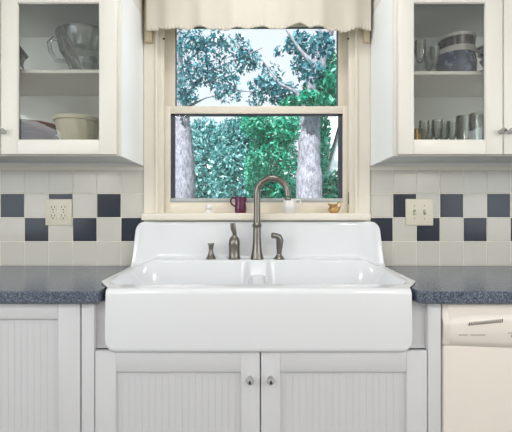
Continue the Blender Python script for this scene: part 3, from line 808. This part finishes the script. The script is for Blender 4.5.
# ---------------------------------------------------------------- outside
GZ = -.9
tag(obj('lawn', box(B(), -30, 30, W+.6, 60, GZ-.2, GZ), M['lawn'], None, 0), 'green lawn beyond the window', 'lawn'); bpy.data.objects['lawn']['kind'] = 'structure'
def leaves(bm, c, rad, n, size, rnd, shell=.35):
    for _ in range(n):
        while True:
            d = Vector((rnd.uniform(-1, 1), rnd.uniform(-1, 1), rnd.uniform(-1, 1)))
            if shell < d.length < 1: break
        p = c+Vector((d.x*rad[0], d.y*rad[1], d.z*rad[2]))
        a = Vector((rnd.gauss(0, 1), rnd.gauss(0, 1), rnd.gauss(0, 1)-.4)).normalized(); b = a.orthogonal().normalized()
        b = (b*math.cos(th := rnd.uniform(0, 6.28))+a.cross(b)*math.sin(th)).normalized()
        s = size*rnd.uniform(.6, 1.3)
        v = [bm.verts.new(p-a*s), bm.verts.new(p+b*s*.42-a*s*.1), bm.verts.new(p+a*s), bm.verts.new(p-b*s*.42-a*s*.1)]
        bm.faces.new(v)
def trunk(bm, pts, rads, n=24, rough=.08, seed=1):
    rnd = random.Random(seed); P = []; R_ = []
    pts = [Vector(p) for p in pts]
    for i in range(len(pts)-1):
        for k in range(6):
            s = k/6; P.append(pts[i].lerp(pts[i+1], s)); R_.append((rads[i]*(1-s)+rads[i+1]*s))
    P.append(pts[-1]); R_.append(rads[-1])
    tube(bm, P, [r*(1+rnd.uniform(-rough, rough)) for r in R_], n)
def tree(name, label, base, tr, branches, clusters, lm, leafsize, seed, group='trees outside the window', cat='tree'):
    t = thing(name, label, cat, base, group); rnd = random.Random(seed)
    bm = B(); trunk(bm, *tr, seed=seed)
    for b_ in branches: trunk(bm, b_[0], b_[1], 10, .05, seed+3)
    obj('trunk', bm, M['bark'], t, 60)
    bm = B()
    for (px, py, D, rx, rz, n) in clusters:
        c = at(px, py, D); k = D/F
        leaves(bm, c, (rx*k, max(rx, rz)*k*.8, rz*k), n, leafsize, rnd, 0)
    obj('foliage', bm, lm, t, 0)
D1 = 6.0
b0 = at(310, 300, D1); b0.z = GZ
tree('shade_tree', 'pale barked shade tree with a thick trunk seen through the right of the window', b0,
     ([b0, at(309, 198, D1), at(309, 150, D1), at(311, 112, D1), at(318, 70, D1), at(326, 30, D1), at(330, -40, D1)], [.30, .205, .17, .125, .13, .12, .09]),
     [([at(312, 118, D1), at(296, 92, D1), at(280, 84, D1), at(262, 60, D1)], [.05, .03, .018, .008]), ([at(318, 70, D1), at(300, 50, D1), at(286, 30, D1)], [.05, .028, .01])],
     [(330, 92, 6.3, 18, 18, 1100), (344, 68, 6.4, 10, 24, 900), (300, 104, 6.3, 22, 7, 700), (316, 88, 6.5, 14, 10, 500), (334, 84, 5.7, 10, 16, 420), (312, 98, 5.6, 14, 8, 300), (326, 82, 5.6, 10, 14, 380), (334, 66, 5.6, 8, 12, 160), (330, 102, 5.7, 16, 6, 300)],
     M['leafgreen'], .05, 11)
D2 = 7.0
b0 = at(178, 300, D2); b0.z = GZ
cl = [(322, 46, 5.5, 14, 14, 150), (312, 72, 5.5, 12, 12, 90), (285, 92, 6.4, 18, 10, 150), (262, 86, 6.4, 16, 9, 110), (300, 44, 6.4, 16, 12, 200), (302, 66, 6.4, 12, 14, 150), (318, 50, 6.4, 10, 16, 90), (240, 46, 6.6, 10, 12, 60), (192, 45, 6.6, 16, 14, 150), (215, 50, 6.6, 18, 14, 150), (200, 72, 6.6, 18, 16, 230), (222, 78, 6.6, 18, 16, 190), (244, 62, 6.6, 14, 12, 110), (186, 96, 6.6, 14, 12, 110), (228, 94, 6.6, 16, 9, 80), (182, 70, 6.6, 10, 40, 170), (250, 58, 6.6, 12, 10, 60), (270, 78, 6.6, 16, 16, 110), (285, 98, 6.6, 16, 10, 110), (262, 100, 6.6, 16, 8, 60), (295, 45, 6.6, 12, 10, 60), (278, 52, 6.6, 8, 6, 20), (210, 36, 6.6, 30, 6, 90)]
tree('leaning_tree', 'grey barked tree with sparse blue green leaves at the left of the window', b0,
     ([b0, at(182, 198, D2), at(183, 150, D2), at(181, 110, D2), at(178, 60, D2), at(176, 0, D2)], [.26, .24, .19, .13, .09, .06]),
     [([at(181, 105, D2), at(198, 80, 6.7), at(220, 66, 6.6), at(262, 48, 6.5)], [.035, .022, .014, .007]), ([at(182, 110, D2), at(205, 98, 6.6), at(235, 90, 6.6), at(285, 96, 6.5)], [.025, .016, .012, .006]), ([at(179, 70, D2), at(200, 50, 6.6), at(225, 38, 6.6)], [.02, .014, .006])],
     [(a_, b_, c_, d_, e_, int(n_*1.5)) for a_, b_, c_, d_, e_, n_ in cl], M['leafdark'], .048, 12)
# background trees
rnd = random.Random(5)
for i, (px, pt, D, r, lm, lab) in enumerate([
    (205, 120, 14, 30, 'leafblue', 'blue green bushy tree in the distance beside the grey barked trunk'),
    (238, 118, 11, 28, 'leafblue', 'bushy blue green tree in the distance between the two trunks'),
    (272, 112, 8.6, 28, 'leafgreen', 'dense emerald tree just left of the thick pale trunk'),
    (345, 106, 15, 22, 'leafgreen', 'dense emerald tree right of the thick pale trunk'),
    (160, 114, 17, 26, 'leafblue', 'distant bushy tree at the far left edge of the window')]):
    b0 = at(px, 260, D); b0.z = GZ
    c = []
    for k in range(9):
        py = pt+10+rnd.uniform(0, 95); 
        if px == 345: continue
        c.append((px+rnd.uniform(-r*.7, r*.7), py, D+rnd.uniform(-.4, .4), r*.55, 16, 900))
    c.append((px, pt+18, D, r*.7, 16, 420)); c.append((px, pt+62, D+.4, r, 52, 8000))
    if px == 345: c += [(344, 190, D, 20, 30, 800), (345, 118, D, 20, 16, 600)]
    tree('bushy_tree', lab, b0, ([b0, at(px, 180, D), at(px, 140, D)], [.14, .1, .05]), [], c, M[lm], .0058*D, 20+i)
tree('shrub', 'emerald shrub low behind the thick pale trunk in front of the white house', (at(338,200,6.9).x, 6.9, GZ), ([at(338,300,6.9), at(338,230,6.9), at(336,200,6.9)], [.05,.04,.02]), [], [(322, 140, 6.9, 7, 34, 700), (334, 192, 6.9, 16, 22, 900), (350, 200, 6.9, 16, 26, 600)], M['leafgreen'], .06, 44, None, 'shrub')
# neighbouring house gable
hx = 10.0
t = thing('neighbour_house', 'white gabled house glimpsed between leaves at the right of the window', 'house', (X(360, 8.2), 9.5, GZ), None)
pa, pb = at(325, 167, 8.0), at(338.5, 118, 8.0)
bm = B(); x0 = pa.x; zE = pa.z
vs = []
for y in (8.0, 12.0):
    vs.append([bm.verts.new(q) for q in ((x0+.10, y, GZ), (x0+3.2, y, GZ), (x0+3.2, y, zE), (x0+1.65, y, zE+(pb.z-pa.z)/(pb.x-pa.x)*1.55), (x0+.10, y, zE))])
bm.faces.new(vs[0]); bm.faces.new(vs[1][::-1])
for i in range(5): bm.faces.new((vs[0][i], vs[0][(i+1) % 5], vs[1][(i+1) % 5], vs[1][i]))
obj('wall', bm, M['siding'], t, 0)
sl = (pb.z-pa.z)/(pb.x-pa.x); bm = B()
for s in (-1, 1):
    xe, xc = (x0, x0+1.65) if s < 0 else (x0+3.3, x0+1.65)
    pts = [(xe, zE), (xc, zE+sl*1.65), (xc, zE+sl*1.65+.14), (xe-(.06 if s < 0 else -.06), zE+.02)]
    v0 = [bm.verts.new((x, 7.8, z)) for x, z in pts]; v1 = [bm.verts.new((x, 12.2, z)) for x, z in pts]
    bm.faces.new(v0); bm.faces.new(v1[::-1])
    for i in range(4): bm.faces.new((v0[i], v0[(i+1) % 4], v1[(i+1) % 4], v1[i]))
obj('roof', bm, M['siding'], t, 0)

# ---------------------------------------------------------------- ceiling lamps and added fill lamps (out of frame)
for i, (x, y) in enumerate(((-1.0, -.8), (1.1, -.8))):
    t = thing('ceiling_lamp', ['round flush ceiling lamp on the left behind the viewer', 'round flush ceiling lamp on the right behind the viewer'][i], 'lamp', (x, y, H-.002), 'ceiling lamps')
    obj('lamp_base', lathe(B(), [(0, -.03), (.19, -.03), (.19, 0), (0, 0)], (x, y, H-.001), 40), M['steel'], t)
    obj('diffuser', lathe(B(), [(0, -.085), (.10, -.075), (.16, -.05), (.18, -.03), (0, -.03)], (x, y, H-.001), 40), M['lampglow'], t)
M['globe'] = emit('fill_globe_glow', (1, .95, .88, 1), 17)
for i, x in enumerate((-1.85, 1.9)):  # globe lamps added behind the view to brighten the cabinet interiors
    t = thing('added_floor_lamp', ['added unseen fill lamp with a glowing globe at the left wall', 'added unseen fill lamp with a glowing globe at the right wall'][i], 'lamp', (x, -1.1, 0), 'added fill lamps')
    obj('base', lathe(B(), [(0, 0), (.14, 0), (.14, .012), (.02, .03), (0, .03)], (x, -1.1, .001), 32), M['steel'], t)
    obj('pole', tube(B(), [(x, -1.1, .02), (x, -1.1, 1.52)], .012), M['steel'], t)
    obj('globe', lathe(B(), [(.15*math.sin(k/16*PI), -.15*math.cos(k/16*PI)) for k in range(17)], (x, -1.1, 1.66), 32), M['globe'], t)
def area(name, loc, rot, sx, sy, e, col):
    l = bpy.data.lights.new(name, 'AREA'); l.shape = 'RECTANGLE'; l.size = sx; l.size_y = sy; l.energy = e; l.color = col
    o = bpy.data.objects.new(name, l); C.objects.link(o); o.location = loc; o.rotation_euler = rot; return o
area('ceiling_lamp_light_left', (-1.0, -.8, H-.12), (0, 0, 0), .34, .34, 12, (.98, .98, 1))
area('ceiling_lamp_light_right', (1.1, -.8, H-.12), (0, 0, 0), .34, .34, 16, (1, .92, .84))
area('sink_fill_light', (0, 1.25, H-.03), (0, 0, 0), .24, .24, 4.5, (.96, .98, 1))  # extra light over the sink to lift cabinet sides and backsplash
area('left_window_daylight', (XL+.02, (WY0+WY1)/2, 1.55), (0, -PI/2, 0), 1.15, 2.1, 23, (.86, .94, 1))
area('right_window_daylight', (XR-.02, (WY0+WY1)/2, 1.55), (0, PI/2, 0), 1.15, 2.1, 23, (.86, .94, 1))
t = thing('added_downlight', 'added unseen fill downlight in the ceiling above the sink', 'lamp', (0, 1.25, H-.002))  # unseen downlight added to go with the sink fill light
obj('trim_ring', lathe(B(), [(.10, 0), (.15, 0), (.15, -.012), (.10, -.018), (.10, 0)], (0, 1.25, H-.001), 40), M['ceil'], t)
obj('diffuser', lathe(B(), [(0, -.008), (.10, -.008), (.10, 0), (0, 0)], (0, 1.25, H-.001), 40), M['lampglow'], t)
sun = bpy.data.lights.new('sun', 'SUN'); sun.energy = 10; sun.angle = .03; sun.color = (1, .97, .92)
so = bpy.data.objects.new('sun', sun); C.objects.link(so); so.rotation_euler = (math.radians(40), math.radians(-18), 0)
w = bpy.data.worlds.new('World'); bpy.context.scene.world = w; w.use_nodes = True
bg = w.node_tree.nodes['Background']; bg.inputs[0].default_value = (.80, .85, .93, 1); bg.inputs[1].default_value = 1.15

cam = bpy.data.cameras.new('camera'); cam.sensor_fit = 'HORIZONTAL'; cam.sensor_width = 36; cam.lens = F/512*36; cam.clip_start = .02; cam.clip_end = 200
co = bpy.data.objects.new('camera', cam); C.objects.link(co); co.location = (0, 0, CZ); co.rotation_euler = (PI/2, 0, 0)
sc = bpy.context.scene; sc.camera = co
sc.view_settings.view_transform = 'Standard'; sc.view_settings.look = 'None'; sc.view_settings.gamma = 1; sc.view_settings.use_curve_mapping = False
sc.view_settings.exposure = 0.1
sc.cycles.max_bounces = 10; sc.cycles.transparent_max_bounces = 24
